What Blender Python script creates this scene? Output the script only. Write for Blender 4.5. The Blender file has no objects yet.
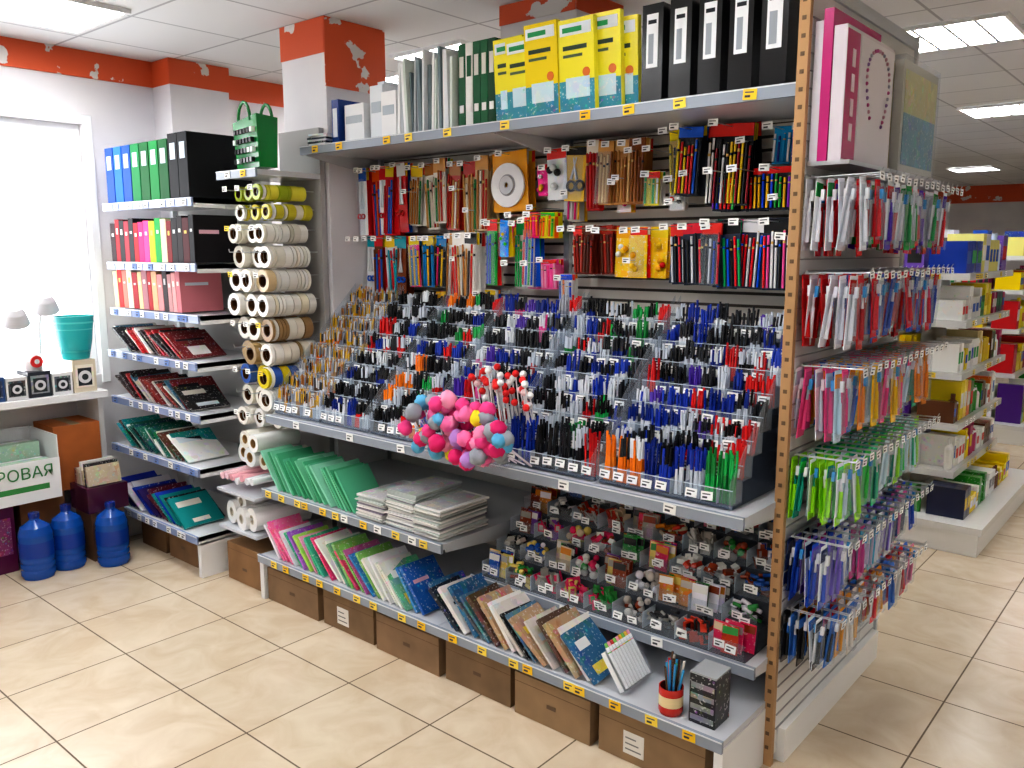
import bpy, math, random
from mathutils import Vector, Matrix
random.seed(7)
U=random.uniform; CH=random.choice; RI=random.randint
PI=math.pi
_c={}
def lin(h):
    if not isinstance(h,str): return h
    if h in _c: return _c[h]
    s=h.lstrip('#'); c=[int(s[i:i+2],16)/255 for i in (0,2,4)]
    r=tuple((v/12.92 if v<=.04045 else ((v+.055)/1.055)**2.4) for v in c)+(1.0,)
    _c[h]=r; return r
# ---------------------------------------------------------------- materials
def newmat(n):
    m=bpy.data.materials.new(n); m.use_nodes=True
    nt=m.node_tree; b=nt.nodes['Principled BSDF']; return m,nt,b
def attr_mat(n,rough,metal=0,coat=0,spec=.5):
    m,nt,b=newmat(n); a=nt.nodes.new('ShaderNodeAttribute'); a.attribute_name='Col'
    nt.links.new(a.outputs['Color'],b.inputs['Base Color'])
    b.inputs['Roughness'].default_value=rough; b.inputs['Metallic'].default_value=metal
    b.inputs['Coat Weight'].default_value=coat; b.inputs['Coat Roughness'].default_value=.1
    b.inputs['Specular IOR Level'].default_value=spec
    return m
def ramp(nt,src,p0,c0,p1,c1,const=False):
    r=nt.nodes.new('ShaderNodeValToRGB'); r.color_ramp.elements[0].position=p0; r.color_ramp.elements[0].color=c0
    r.color_ramp.elements[1].position=p1; r.color_ramp.elements[1].color=c1
    if const: r.color_ramp.interpolation='CONSTANT'
    nt.links.new(src,r.inputs[0]); return r.outputs[0]
def mix(nt,f,a,b,bt='MIX'):
    x=nt.nodes.new('ShaderNodeMix'); x.data_type='RGBA'; x.blend_type=bt
    for s,v in ((0,f),(6,a),(7,b)):
        if isinstance(v,bpy.types.NodeSocket): nt.links.new(v,x.inputs[s])
        else: x.inputs[s].default_value=v
    return x.outputs[2]
W=(1,1,1,1);K=(0,0,0,1)
def print_mat():
    m,nt,b=newmat('printed_cover'); a=nt.nodes.new('ShaderNodeAttribute'); a.attribute_name='Col'
    tc=nt.nodes.new('ShaderNodeTexCoord')
    n1=nt.nodes.new('ShaderNodeTexNoise'); n1.inputs['Scale'].default_value=14; n1.inputs['Detail'].default_value=2
    n2=nt.nodes.new('ShaderNodeTexVoronoi'); n2.inputs['Scale'].default_value=30; n2.distance='CHEBYCHEV'
    n3=nt.nodes.new('ShaderNodeTexNoise'); n3.inputs['Scale'].default_value=95
    for n in (n1,n2,n3): nt.links.new(tc.outputs['Object'],n.inputs['Vector'])
    f1=ramp(nt,n1.outputs[0],.42,K,.62,(.55,.55,.55,1)); f3=ramp(nt,n3.outputs[0],.62,K,.66,(.5,.5,.5,1))
    c=mix(nt,f1,a.outputs['Color'],n2.outputs['Color'],'SOFT_LIGHT')
    f2=ramp(nt,n2.outputs['Distance'],.1,(.35,.35,.35,1),.14,K)
    c=mix(nt,f2,c,n2.outputs['Color'])
    c=mix(nt,f3,c,(.8,.8,.78,1))
    nt.links.new(c,b.inputs['Base Color']); b.inputs['Roughness'].default_value=.32; b.inputs['Specular IOR Level'].default_value=.35
    return m
def clear_mat():
    m=bpy.data.materials.new('clear_plastic'); m.use_nodes=True; nt=m.node_tree; nt.nodes.clear()
    o=nt.nodes.new('ShaderNodeOutputMaterial'); t=nt.nodes.new('ShaderNodeBsdfTransparent'); g=nt.nodes.new('ShaderNodeBsdfPrincipled')
    g.inputs['Base Color'].default_value=(.8,.86,.92,1); g.inputs['Roughness'].default_value=.08
    t.inputs[0].default_value=(.96,.98,1,1)
    l=nt.nodes.new('ShaderNodeLayerWeight'); l.inputs[0].default_value=.2
    ma=nt.nodes.new('ShaderNodeMath'); ma.operation='MULTIPLY_ADD'; ma.inputs[1].default_value=.38; ma.inputs[2].default_value=.045
    nt.links.new(l.outputs['Facing'],ma.inputs[0])
    x=nt.nodes.new('ShaderNodeMixShader'); nt.links.new(ma.outputs[0],x.inputs[0]); nt.links.new(t.outputs[0],x.inputs[1]); nt.links.new(g.outputs[0],x.inputs[2])
    nt.links.new(x.outputs[0],o.inputs[0]); return m
def card_mat():
    m,nt,b=newmat('corrugated_cardboard'); a=nt.nodes.new('ShaderNodeAttribute'); a.attribute_name='Col'
    tc=nt.nodes.new('ShaderNodeTexCoord'); n=nt.nodes.new('ShaderNodeTexNoise'); n.inputs['Scale'].default_value=8
    nt.links.new(tc.outputs['Object'],n.inputs['Vector'])
    f=ramp(nt,n.outputs[0],.3,(.75,.75,.75,1),.7,W)
    nt.links.new(mix(nt,1.0,a.outputs['Color'],f,'MULTIPLY'),b.inputs['Base Color'])
    b.inputs['Roughness'].default_value=.8; return m
MT,GL,ME,CL,PR,CB,EM,WL=range(8)
mats=[attr_mat('matte_paper',.65,spec=.25),attr_mat('glossy_plastic',.25,coat=.1,spec=.4),attr_mat('brushed_metal',.3,metal=.9),clear_mat(),print_mat(),card_mat()]
m,nt,b=newmat('light_tube'); b.inputs['Emission Color'].default_value=(.98,.99,1,1); b.inputs['Emission Strength'].default_value=25; mats.append(m)
m=bpy.data.materials.new('water_plastic'); m.use_nodes=True; b=m.node_tree.nodes['Principled BSDF']
b.inputs['Base Color'].default_value=(.006,.09,.42,1); b.inputs['Roughness'].default_value=.08; b.inputs['Alpha'].default_value=.85; mats.append(m)
# ---------------------------------------------------------------- mesh builder
class MB:
    def __init__(s): s.V=[];s.F=[];s.C=[];s.I=[];s.S=[]
    def add(s,vs,fs,col,mat=0,smooth=False,M=None):
        o=len(s.V)
        if M is not None: vs=[tuple(M@Vector(v)) for v in vs]
        s.V.extend(vs)
        multi=isinstance(col,list)
        for i,f in enumerate(fs):
            s.F.append(tuple(o+k for k in f)); s.C.append(lin(col[i] if multi else col)); s.I.append(mat); s.S.append(smooth)
    def box(s,x0,x1,y0,y1,z0,z1,col,mat=0,M=None):
        s.add([(x0,y0,z0),(x1,y0,z0),(x1,y1,z0),(x0,y1,z0),(x0,y0,z1),(x1,y0,z1),(x1,y1,z1),(x0,y1,z1)],
              [(0,3,2,1),(4,5,6,7),(0,1,5,4),(1,2,6,5),(2,3,7,6),(3,0,4,7)],col,mat,False,M)
    def cyl(s,p0,p1,r0,r1,n,col,mat=1,caps=True,M=None,smooth=True):
        p0=Vector(p0);p1=Vector(p1);d=(p1-p0).normalized()
        a=d.orthogonal().normalized(); b=d.cross(a)
        vs=[]
        for p,r in ((p0,r0),(p1,r1)):
            for i in range(n):
                t=2*PI*i/n; vs.append(tuple(p+a*(r*math.cos(t))+b*(r*math.sin(t))))
        fs=[(i,(i+1)%n,n+(i+1)%n,n+i) for i in range(n)]
        s.add(vs,fs,col,mat,smooth,M)
        if caps:
            s.add(vs[:n],[tuple(reversed(range(n)))],col,mat,False,M); s.add(vs[n:],[tuple(range(n))],col,mat,False,M)
    def lathe(s,prof,n,col,mat=1,M=None,smooth=True):
        vs=[]
        for p in prof:
            for i in range(n):
                t=2*PI*i/n; vs.append((p[0]*math.cos(t),p[0]*math.sin(t),p[1]))
        for j in range(len(prof)-1):
            c=prof[j][2] if len(prof[j])>2 else col
            fs=[(i,(i+1)%n,n+(i+1)%n,n+i) for i in range(n)]
            s.add(vs[j*n:(j+2)*n],fs,c,mat,smooth,M)
    def sphere(s,c,r,col,mat=1,n=10,jit=0,sz=1):
        k=max(4,n//2+1); vs=[];fs=[]
        for j in range(k+1):
            ph=PI*j/k
            for i in range(n):
                t=2*PI*i/n; q=r*(1+U(-jit,jit)); rr=max(q*math.sin(ph),1e-4)
                vs.append((c[0]+rr*math.cos(t),c[1]+rr*math.sin(t),c[2]-q*math.cos(ph)*sz))
        for j in range(k):
            for i in range(n): fs.append((j*n+i,j*n+(i+1)%n,(j+1)*n+(i+1)%n,(j+1)*n+i))
        s.add(vs,fs,col,mat,True)
    def ring(s,c,axis,ro,ri,h,col,mat=1,n=20,core='#c8a878'):
        d=Vector(axis).normalized(); M=Matrix.Translation(c)@d.to_track_quat('Z','Y').to_matrix().to_4x4()
        t=ri+.14*(ro-ri)
        s.lathe([(ri,0,core),(t,0,col),(ro,0,col),(ro,h,col),(t,h,core),(ri,h,core),(ri,0,core)],n,col,mat,M,False)
    def build(s,name,bevel=0,parent=None):
        me=bpy.data.meshes.new(name); me.from_pydata(s.V,[],s.F)
        ca=me.color_attributes.new('Col','FLOAT_COLOR','CORNER')
        buf=[]
        for f,c in zip(s.F,s.C): buf.extend(c*len(f))
        ca.data.foreach_set('color',buf)
        used=sorted(set(s.I)); mp={u:i for i,u in enumerate(used)}
        for u in used: me.materials.append(mats[u])
        me.polygons.foreach_set('material_index',[mp[i] for i in s.I])
        me.polygons.foreach_set('use_smooth',s.S); me.update()
        ob=bpy.data.objects.new(name,me); bpy.context.collection.objects.link(ob)
        if bevel:
            md=ob.modifiers.new('bevel','BEVEL'); md.width=bevel; md.segments=2; md.limit_method='ANGLE'
        if parent: ob.parent=parent
        return ob
def T(x,y,z): return Matrix.Translation((x,y,z))
def RX(a): return Matrix.Rotation(math.radians(a),4,'X')
def RY(a): return Matrix.Rotation(math.radians(a),4,'Y')
def RZ(a): return Matrix.Rotation(math.radians(a),4,'Z')
LBL=['#f0f0ee','#e8e4d8','#f0d850','#d8e4ec','#303038','#e8b8c8']
def book(mb,M,w,h,t,col,mat=PR,pages='#eeeae0',lab=False,spine=False):
    """spine on -Y side, thickness X 0..t, depth Y 0..w, height Z 0..h"""
    c=min(.0025,t*.25)
    mb.box(0,c,0,w,0,h,col,mat,M); mb.box(t-c,t,0,w,0,h,col,mat,M)
    mb.box(c,t-c,0,c,0,h,col,mat,M); mb.box(c,t-c,c,w-.003,.002,h-.002,pages,MT,M)
    if lab:
        lc=CH(LBL); q=U(.5,.7)
        mb.box(t,t+.0006,w*.12,w*U(.5,.88),h*q,h*(q+U(.06,.22)),lc,GL,M)
        if U(0,1)<.6: mb.box(t,t+.0006,w*U(.1,.3),w*U(.5,.88),h*.1,h*U(.2,.45),CH(LBL),PR,M)
    if spine: mb.box(t*.3,t*.7,-.001,0,h*.65,h*U(.7,.8),CH(['#e8e4d8','#d8b860','#c8c8c8']),MT,M)
def fan(mb,x0,x1,y,z,w,h,step,tilt,cols,t=(.004,.012),mat=PR,yj=.02,lab=True):
    x=x0
    while x<x1:
        tt=U(*t); a=tilt+U(-5,5); hh=h*U(.92,1.05)
        M=T(x,y+U(0,yj),z+.001)@RZ(U(-4,4))@RY(-a)
        book(mb,M,w*U(.9,1.02),hh,tt,CH(cols),CH([mat,PR]) if lab else mat,lab=lab)
        x+=step*U(.75,1.25)
def tag(mb,x,y,z,w=.036,h=.022,col='#f8f8f6',face='y',tilt=0):
    if face=='y':
        M=T(x,y,z)@RX(tilt)@RY(U(-4,4))
        mb.box(-w/2,w/2,0,.001,-h/2,h/2,col,MT,M)
        mb.box(-w*.36,w*.3,-.0006,0,h*.12,h*.26,'#5c5c60',MT,M); mb.box(-w*.36,w*.05,-.0006,0,-h*.3,-h*.08,'#404046',MT,M)
    else:
        M=T(x,y,z)@RY(tilt)@RX(U(-5,5))
        mb.box(0,.001,-w/2,w/2,-h/2,h/2,col,MT,M)
        mb.box(.001,.0016,-w*.36,w*.3,h*.12,h*.26,'#5c5c60',MT,M); mb.box(.001,.0016,-w*.36,w*.05,-h*.3,-h*.08,'#404046',MT,M)
def rail(mb,x0,x1,y,z,tagc=('#f2f2ee',),n=6,hh=.04,col='#949ca8'):
    mb.box(x0,x1,y,y+.012,z-hh,z,col,GL)
    mb.box(x0,x1,y-.002,y,z-hh*.12,z-.001,'#dfe3e8',GL)
    for k in range(n):
        tag(mb,x0+.04+(x1-x0-.08)*(k+U(.1,.9))/n,y-.004,z-hh*.5,.045,hh*.8,CH(tagc))
# ---------------------------------------------------------------- room
XL=-5.15; ZC=2.83; XR=4.5; YB=17; YF=-3
def simple_obj(name,boxes,mat,bevel=0):
    mb=MB()
    for b in boxes: mb.box(*b,'#ffffff',0)
    o=mb.build(name,bevel); o.data.materials.clear(); o.data.materials.append(mat); return o
def wallmat():
    m,nt,b=newmat('painted_wall'); tc=nt.nodes.new('ShaderNodeTexCoord'); n=nt.nodes.new('ShaderNodeTexNoise'); n.inputs['Scale'].default_value=2.5
    nt.links.new(tc.outputs['Object'],n.inputs['Vector']); nt.links.new(ramp(nt,n.outputs[0],.3,lin('#d8d5d8'),.7,lin('#e6e3e4')),b.inputs['Base Color'])
    b.inputs['Roughness'].default_value=.7; return m
def floormat():
    m,nt,b=newmat('ceramic_floor_tile'); tc=nt.nodes.new('ShaderNodeTexCoord'); mp=nt.nodes.new('ShaderNodeMapping')
    mp.inputs['Location'].default_value=(2.97+.46*10,-1.49+.46*10,0); nt.links.new(tc.outputs['Object'],mp.inputs[0])
    br=nt.nodes.new('ShaderNodeTexBrick'); br.offset=0; br.squash=1
    br.inputs['Scale'].default_value=1; br.inputs['Brick Width'].default_value=.46; br.inputs['Row Height'].default_value=.46
    br.inputs['Mortar Size'].default_value=.0035; br.inputs['Mortar Smooth'].default_value=.2
    br.inputs['Color1'].default_value=(.95,.95,.95,1); br.inputs['Color2'].default_value=(1,1,1,1); br.inputs['Mortar'].default_value=(.2,.165,.13,1)
    nt.links.new(mp.outputs[0],br.inputs['Vector'])
    n=nt.nodes.new('ShaderNodeTexNoise'); n.inputs['Scale'].default_value=5; n.inputs['Detail'].default_value=8; n.inputs['Distortion'].default_value=1.2
    nt.links.new(tc.outputs['Object'],n.inputs['Vector'])
    c=ramp(nt,n.outputs[0],.3,lin('#cfbba0'),.7,lin('#dfd0b9'))
    nt.links.new(mix(nt,1.0,c,br.outputs['Color'],'MULTIPLY'),b.inputs['Base Color'])
    nt.links.new(ramp(nt,br.outputs['Fac'],0,(.24,.24,.24,1),1,(.8,.8,.8,1)),b.inputs['Roughness'])
    bp=nt.nodes.new('ShaderNodeBump'); bp.invert=True; bp.inputs['Strength'].default_value=.3; bp.inputs['Distance'].default_value=.003
    nt.links.new(br.outputs['Fac'],bp.inputs['Height']); nt.links.new(bp.outputs[0],b.inputs['Normal'])
    return m
def ceilmat():
    m,nt,b=newmat('suspended_ceiling_tile'); tc=nt.nodes.new('ShaderNodeTexCoord'); mp=nt.nodes.new('ShaderNodeMapping')
    mp.inputs['Location'].default_value=(10.2+.03,10.2-.3,0); nt.links.new(tc.outputs['Object'],mp.inputs[0])
    br=nt.nodes.new('ShaderNodeTexBrick'); br.offset=0; br.squash=1
    br.inputs['Scale'].default_value=1; br.inputs['Brick Width'].default_value=.6; br.inputs['Row Height'].default_value=.6
    br.inputs['Mortar Size'].default_value=.008; br.inputs['Color1'].default_value=lin('#d6d6d6'); br.inputs['Color2'].default_value=lin('#dededf'); br.inputs['Mortar'].default_value=lin('#a8a8aa')
    nt.links.new(mp.outputs[0],br.inputs['Vector']); nt.links.new(br.outputs['Color'],b.inputs['Base Color']); b.inputs['Roughness'].default_value=.9
    return m
def orangemat():
    m,nt,b=newmat('orange_paint_peeling'); tc=nt.nodes.new('ShaderNodeTexCoord'); n=nt.nodes.new('ShaderNodeTexNoise'); n.inputs['Scale'].default_value=6; n.inputs['Detail'].default_value=5
    nt.links.new(tc.outputs['Object'],n.inputs['Vector']); nt.links.new(ramp(nt,n.outputs[0],.6,lin('#d4572a'),.61,lin('#dcd8d4')),b.inputs['Base Color'])
    b.inputs['Roughness'].default_value=.6; return m
wm=wallmat(); om=orangemat()
simple_obj('floor',[(XL-.2,XR,YF,YB,-.1,0)],floormat())
simple_obj('ceiling',[(XL-.2,XR,YF,YB,ZC,ZC+.1)],ceilmat())
wy0,wy1,wz0,wz1=.5,2.22,.96,2.42
simple_obj('wall_left',[(XL-.2,XL,YF,wy0,0,ZC),(XL-.2,XL,wy1,YB,0,ZC),(XL-.2,XL,wy0,wy1,0,wz0),(XL-.2,XL,wy0,wy1,wz1,ZC)],wm)
simple_obj('wall_back',[(XL,XR,YB,YB+.1,0,ZC)],wm)
simple_obj('wall_right',[(XR,XR+.1,YF,YB,0,ZC)],wm)
simple_obj('wall_front',[(XL,XR,YF-.1,YF,0,ZC)],wm)
simple_obj('trim_orange_left',[(XL,XL+.012,YF,YB,ZC-.15,ZC-.001)],om)
simple_obj('trim_orange_back',[(XL+.02,XR,YB-.015,YB,ZC-.3,ZC-.001)],om)
def column(x0,x1,y0,y1,b0,b1):
    e=bpy.data.objects.new('structural_column',None); bpy.context.collection.objects.link(e)
    a=simple_obj('column_shaft',[(x0,x1,y0,y1,0,ZC-.001)],wm); a.parent=e
    a=simple_obj('column_orange_band',[(x0-.004,x1-.004,y0-.005,y0-.0005,b0,ZC-.002),(x1+.0005,x1+.005,y0-.005,y1+.004,b1,ZC-.002)],om); a.parent=e
column(-3.86,-3.5,2.70,3.08,2.66,2.50)
column(XL+.001,-4.94,2.66,3.05,2.68,2.68)
column(-2.74,-2.3,3.14,3.5,2.74,2.74)
column(-1.6,-1.2,11,11.4,2.6,2.6)
# window
mb=MB()
f='#f2f3f5'
mb.box(XL-.12,XL-.04,wy0,wy1,wz0,wz0+.07,f,GL);mb.box(XL-.12,XL-.04,wy0,wy1,wz1-.05,wz1,f,GL)
for y in (wy0,1.32,wy1-.05): mb.box(XL-.12,XL-.04,y,y+.05,wz0+.07,wz1-.05,f,GL)
mb.box(XL,XL+.02,wy1,wy1+.05,wz0-.05,wz1+.05,f,GL); mb.box(XL,XL+.02,wy0-.05,wy1,wz1,wz1+.05,f,GL)
mb.build('window_1',.004)
def luminaire(x,y):
    mb=MB(); z=ZC-.002; s=.29
    for a in ((x-s,x+s,y-s,y-s+.02),(x-s,x+s,y+s-.02,y+s),(x-s,x-s+.02,y-s+.02,y+s-.02),(x+s-.02,x+s,y-s+.02,y+s-.02)):
        mb.box(*a,z-.02,z,'#e6e6e6',MT)
    mb.box(x-s+.02,x+s-.02,y-s+.02,y+s-.02,z-.012,z-.004,'#ffffff',EM)
    for i in range(1,4):
        q=x-s+i*s/2; mb.box(q-.008,q+.008,y-s+.02,y+s-.02,z-.02,z-.013,'#c8c8c8',GL)
    for i in range(1,8):
        q=y-s+i*s/4; mb.box(x-s+.02,x+s-.02,q-.002,q+.002,z-.02,z-.013,'#b0b0b0',ME)
    mb.build('ceiling_light')
for p in [(-4.40,1.75),(-4.45,4.1),(-3.6,3.75),(-1.23,5.05),(-1.53,7.94),(-2.9,13.4),(-1.5,11.0),(-1.2,1.6),(1.5,1.8),(1.5,5),(-2.8,.7),(-1.2,-1.2),(1.5,-1.2),(2,8.5),(-4.2,7.5),(-3.6,-1),(2,12)]: luminaire(*p)
# ---------------------------------------------------------------- main gondola
GX0,GX1,GB=-3.5,-1.03,3.05; JX=-2.264
PE=3.55
mb=MB(); sh='#c9ccd2'
mb.box(GX0,GX1,GB,GB+.05,.0,2.3,'#d8d6d2',MT)
mb.box(GX0+.005,GX1-.005,GB-.002,GB,1.3,2.16,'#4c463e',MT)
z=1.35
while z<2.15:
    mb.box(GX0+.01,GX1-.01,GB-.01,GB-.002,z,z+.036,'#ece7de',MT); z+=.048
for x in (GX0,JX,GX1-.03): mb.box(x,x+.03,GB-.035,GB-.011,.1,2.3,'#c9ccd0',ME)
def shelf(x0,x1,yf,z,tc=('#f2f2ee',),n=6,th=.022):
    mb.box(x0+.002,x1-.002,yf+.012,GB-.011,z-th,z,sh,GL); rail(mb,x0,x1,yf,z+.004,tc,n)
    for x in (x0+.004,x1-.008):
        mb.add([(x,GB-.01,z-th),(x,yf+.03,z-th),(x,yf+.03,z-th-.015),(x,GB-.01,z-th-.09),(x+.004,GB-.01,z-th),(x+.004,yf+.03,z-th),(x+.004,yf+.03,z-th-.015),(x+.004,GB-.01,z-th-.09)],
          [(0,1,2,3),(7,6,5,4),(0,4,5,1),(1,5,6,2),(2,6,7,3),(3,7,4,0)],'#c9ccd0',GL)
Yt=('#f3c934','#f6d650','#f4f4f0')
Yt2=('#f3c934','#f6d650','#f0c020')
for a,b_ in ((GX0,JX),(JX,GX1)):
    shelf(a,b_,2.53,2.19,Yt2,5); shelf(a,b_,2.27,.91,('#f4f4f0',),3); shelf(a,b_,2.19,.225,Yt2,9)
shelf(GX0,JX,2.23,.55,Yt,12)
shelf(JX,GX1,2.40,.38,('#f4f4f0',),3)
mb.box(GX1-.03,GX1,2.2,3.05,0,.2,'#e8e8e8',GL); mb.box(GX0,GX0+.03,2.2,3.05,0,.2,'#e8e8e8',GL)
mb.box(GX0,GX1,2.75,3.0,0,.19,'#b8b8b8',MT)
for z in (.2,.7,1.1,1.5,1.9): mb.box(-2.25,GX1-.02,GB+.05,PE-.02,z-.03,z,sh,GL)
EX=GX1+.002
mb.box(EX,EX+.02,2.53,PE,.03,2.45,'#dddcd8',MT)
mb.box(EX-.008,EX+.024,2.508,2.53,.0,2.5,'#b58f66',MT)
z=.06
while z<2.44: mb.box(EX+.002,EX+.014,2.506,2.508,z,z+.012,'#6a543e',MT); z+=.05
mb.box(EX-.005,EX+.03,PE,PE+.025,0,2.5,'#c8ccd0',ME); mb.box(EX-.005,EX+.03,2.53,PE,2.45,2.49,'#c9ced4',ME)
z=.12
while z<2.4: mb.box(EX+.02,EX+.024,2.54,PE,z,z+.004,'#a8a8a6',MT); z+=.05
mb.box(GX1,GX1+.05,2.56,PE-.02,.0,.12,'#efefed',GL)
mb.build('retail_gondola_shelving')
# ---------------------------------------------------------------- top shelf goods
ZT=2.196
def binder(x,y,z,w=.075,h=.32,d=.28,col='#16171a',label=True,nm='ring_binder'):
    mb=MB(); M=T(x,y,z); mm=GL if label else MT
    mb.box(0,.003,0,d,0,h,col,mm,M); mb.box(w-.003,w,0,d,0,h,col,mm,M); mb.box(.003,w-.003,0,.003,0,h,col,mm,M)
    mb.box(.008,w-.008,.02,d-.01,.004,h-.02,'#e8e6e0' if label else '#3a3a40',MT,M)
    if label:
        mb.box(.018,w-.018,-.0015,0,h*.36,h*.9,'#eceef0',MT,M)
        mb.box(.026,w-.034,-.0022,-.0015,h*.4,h*.7,'#9aa0a8',MT,M); mb.box(.024,w-.024,-.0022,-.0015,h*.8,h*.84,'#20242a',MT,M)
    else:
        mb.box(.02,w-.02,-.0015,0,h*.6,h*.85,'#b8c4d0',MT,M)
    mb.ring((w/2,-.001,h*.18),(0,-1,0),.013,.009,.002,'#c8ccd2',ME,16,'#c8ccd2')
    return mb.build(nm)
for i,w in enumerate([.08,.08,.08,.08,.085]): binder(-1.612+i*.107,2.58,ZT,w,.32)
mb=MB()
for i,(x,dy,hh) in enumerate([(-2.27,.03,.31),(-2.20,.02,.3),(-2.09,.0,.33),(-1.93,.0,.32),(-1.84,.03,.33),(-1.79,.06,.31)]):
    w=.155; M=T(x-.02,2.57+dy,ZT)@RZ(-3+i)@RX(4)
    mb.box(0,w,0,.025,0,hh,'#f2e634' if i!=2 else '#f2d818',GL,M)
    mb.box(.008,w-.01,-.001,0,hh-.055,hh-.015,'#e8eef0',MT,M); mb.box(.02,w-.05,-.002,-.001,hh-.045,hh-.028,'#2f9a5c',MT,M)
    mb.box(.02,w-.03,-.001,0,hh-.105,hh-.09,'#3a4a3a',MT,M); mb.box(.02,w-.05,-.001,0,hh-.13,hh-.12,'#5a6a4a',MT,M)
    mb.cyl((w*.78,0,hh*.42),(w*.78,-.002,hh*.42),.016,.016,14,'#e07830',GL,True,M)
    mb.box(.0,w,-.001,0,.0,.11,'#3d90a4',PR,M); mb.box(.03,w-.02,-.002,-.001,.05,.12,'#c8e0e8',PR,M)
mb.build('laminating_film_packs')
mb=MB()
x=-2.50
for c in ['#1d5b3a','#e9e9e4','#1d5b3a','#20643f','#14482e']:
    t=.038; book(mb,T(x,2.6,ZT),.22,.33,t,c,GL)
    mb.box(x+.008,x+t-.008,2.598,2.6,ZT+.06,ZT+.09,'#e8e8e4',MT); mb.box(x+.008,x+t-.008,2.598,2.6,ZT+.2,ZT+.28,'#d8d8d0' if c!='#e9e9e4' else '#1d5b3a',MT); x+=t+.003
mb.build('green_archive_books')
mb=MB(); x=-2.87
while x<-2.52:
    t=U(.006,.02); book(mb,T(x,2.58+U(0,.03),ZT)@RY(U(-4,2)),.22,U(.26,.34),t,CH(['#f0f0ee','#e6e8ea','#b8bcc0','#f4f4f4','#7a8a90','#d8e0d8']),MT); x+=t+.006
mb.build('paper_folders')
mb=MB()
for (x,w,h,c,yy) in [(-3.24,.14,.17,'#eef0f2',2.6),(-3.08,.09,.24,'#e8ecf0',2.62),(-2.98,.1,.2,'#f4f4f4',2.6),(-3.14,.05,.28,'#dfe3e6',2.72)]:
    mb.box(x,x+w-.003,yy,2.85,ZT,ZT+h,c,MT)
    mb.box(x+.01,x+w-.015,yy-.002,yy,ZT+h*.5,ZT+h*.7,'#b9c3cc',MT)
mb.build('white_paper_packs',.002)
mb=MB(); book(mb,T(-3.31,2.58,ZT),.2,.2,.05,'#1f3f86',GL); mb.box(-3.3,-3.27,2.578,2.58,ZT+.03,ZT+.16,'#d8dbe2',MT); mb.build('blue_hardcover_book')
mb=MB()
for i in range(6):
    M=T(-3.36,2.56+i*.002,ZT+.006+i*.009)@RZ(U(-8,8))
    mb.box(-.11,.02,0,.2,-.004,.004,CH(['#20283a','#d8d8dc','#5c6f88','#f0f0f0']),PR,M)
mb.build('booklet_stack')
# ---------------------------------------------------------------- green gift bag and tape rack
mb=MB()
M=T(-3.63,2.38,2.085)@RZ(-10)
mb.add([(-.13,-.05,0),(.13,-.05,0),(.13,.04,0),(-.13,.04,0),(-.12,-.07,.22),(.14,-.06,.24),(.13,.05,.23),(-.14,.06,.21)],[(0,3,2,1),(0,1,5,4),(1,2,6,5),(2,3,7,6),(3,0,4,7)],'#0a7a34',GL,False,M)
for i in range(6):
    for j in range(4):
        mb.box(-.11+i*.038+(j%2)*.012,-.088+i*.038+(j%2)*.012,-.076,-.058,.025+j*.045,.047+j*.045,CH(['#101a14','#e0ece4','#101a14']),GL,M)
for yy in (-.06,.05):
    pr=None
    for i in range(9):
        a=PI*i/8; p=(.07*math.cos(a),yy,.215+.09*math.sin(a))
        if pr: mb.cyl(pr,p,.008,.008,6,'#0a7a34',GL,True,M)
        pr=p
mb.build('green_gift_bag')
mb=MB()
TX0,TX1=-3.86,-3.52
mb.box(TX0,TX1,2.66,2.69,.05,2.3,'#a8a6a4',MT)
mb.box(TX0,TX1,2.3,2.66,2.05,2.075,'#d2d5d8',GL); rail(mb,TX0,TX1,2.29,2.08,Yt,2)
def hook(mb,x,y0,y1,z): mb.cyl((x,y0,z),(x,y1,z),.0025,.0025,6,'#c8ccd0',ME,False); mb.cyl((x,y1,z),(x,y1-.004,z+.015),.0025,.0025,6,'#c8ccd0',ME)
rows=[(1.99,.038,['#c8cc20','#a8b82c','#e6de4a','#f0f0e8']),(1.90,.040,['#d4c93a','#e8e4d0','#f0efe8']),(1.80,.05,['#e8e4d4','#d9d4c8','#efece4']),
(1.69,.058,['#e4e0d4','#efe8da','#f0eee8']),(1.575,.058,['#e8e4dc','#d0b890','#efe9dd','#e8e6e2']),(1.455,.058,['#e8e4dc','#e4dac2','#f0eee8']),(1.335,.058,['#a08058','#e8e4d8','#e8e0d0']),
(1.215,.058,['#e8e0d0','#f0ece4','#a08458']),(1.10,.055,['#d8c420','#f0ece4','#f0ece4','#3a62b0']),(.99,.055,['#f0ece4','#e8e4d8','#f0ece4']),(.88,.05,['#f0ece4','#e8e6e2'])]
for ri,(z,r,cs) in enumerate(rows):
    for x in ((-3.80,-3.69,-3.58) if r<.052 else (-3.79,-3.675,-3.565)):
        hook(mb,x,2.66,2.3,z)
        y=2.31+U(0,.08)
        while y<2.58:
            w=CH([.02,.045,.05]); mb.ring((x+U(-.003,.003),y,z-r*.4),(U(-.05,.05),1,0),min(r*U(.9,1),.0555),r*.5,w-.005,CH(cs),GL,22,'#5a3c24'); y+=w
        if ri%2==0: tag(mb,x,2.295,z+.005,.04,.025,CH(['#f4f4f0','#f4f4f0','#f3d23c']))
mb.build('adhesive_tape_rack')
mb=MB()
for (x,y,z,r,L,c) in [(-3.79,2.32,.67,.05,.25,'#e9ecec'),(-3.67,2.28,.67,.05,.28,'#dfe4e4'),(-3.58,2.3,.66,.042,.25,'#e8e4d8'),(-3.74,2.3,.75,.045,.2,'#e8e4d8'),(-3.62,2.27,.75,.045,.25,'#f0f0ee')]:
    mb.ring((x,y,z),(0,1,0),r,r*.45,L,c,GL,24,'#a88658')
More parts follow.
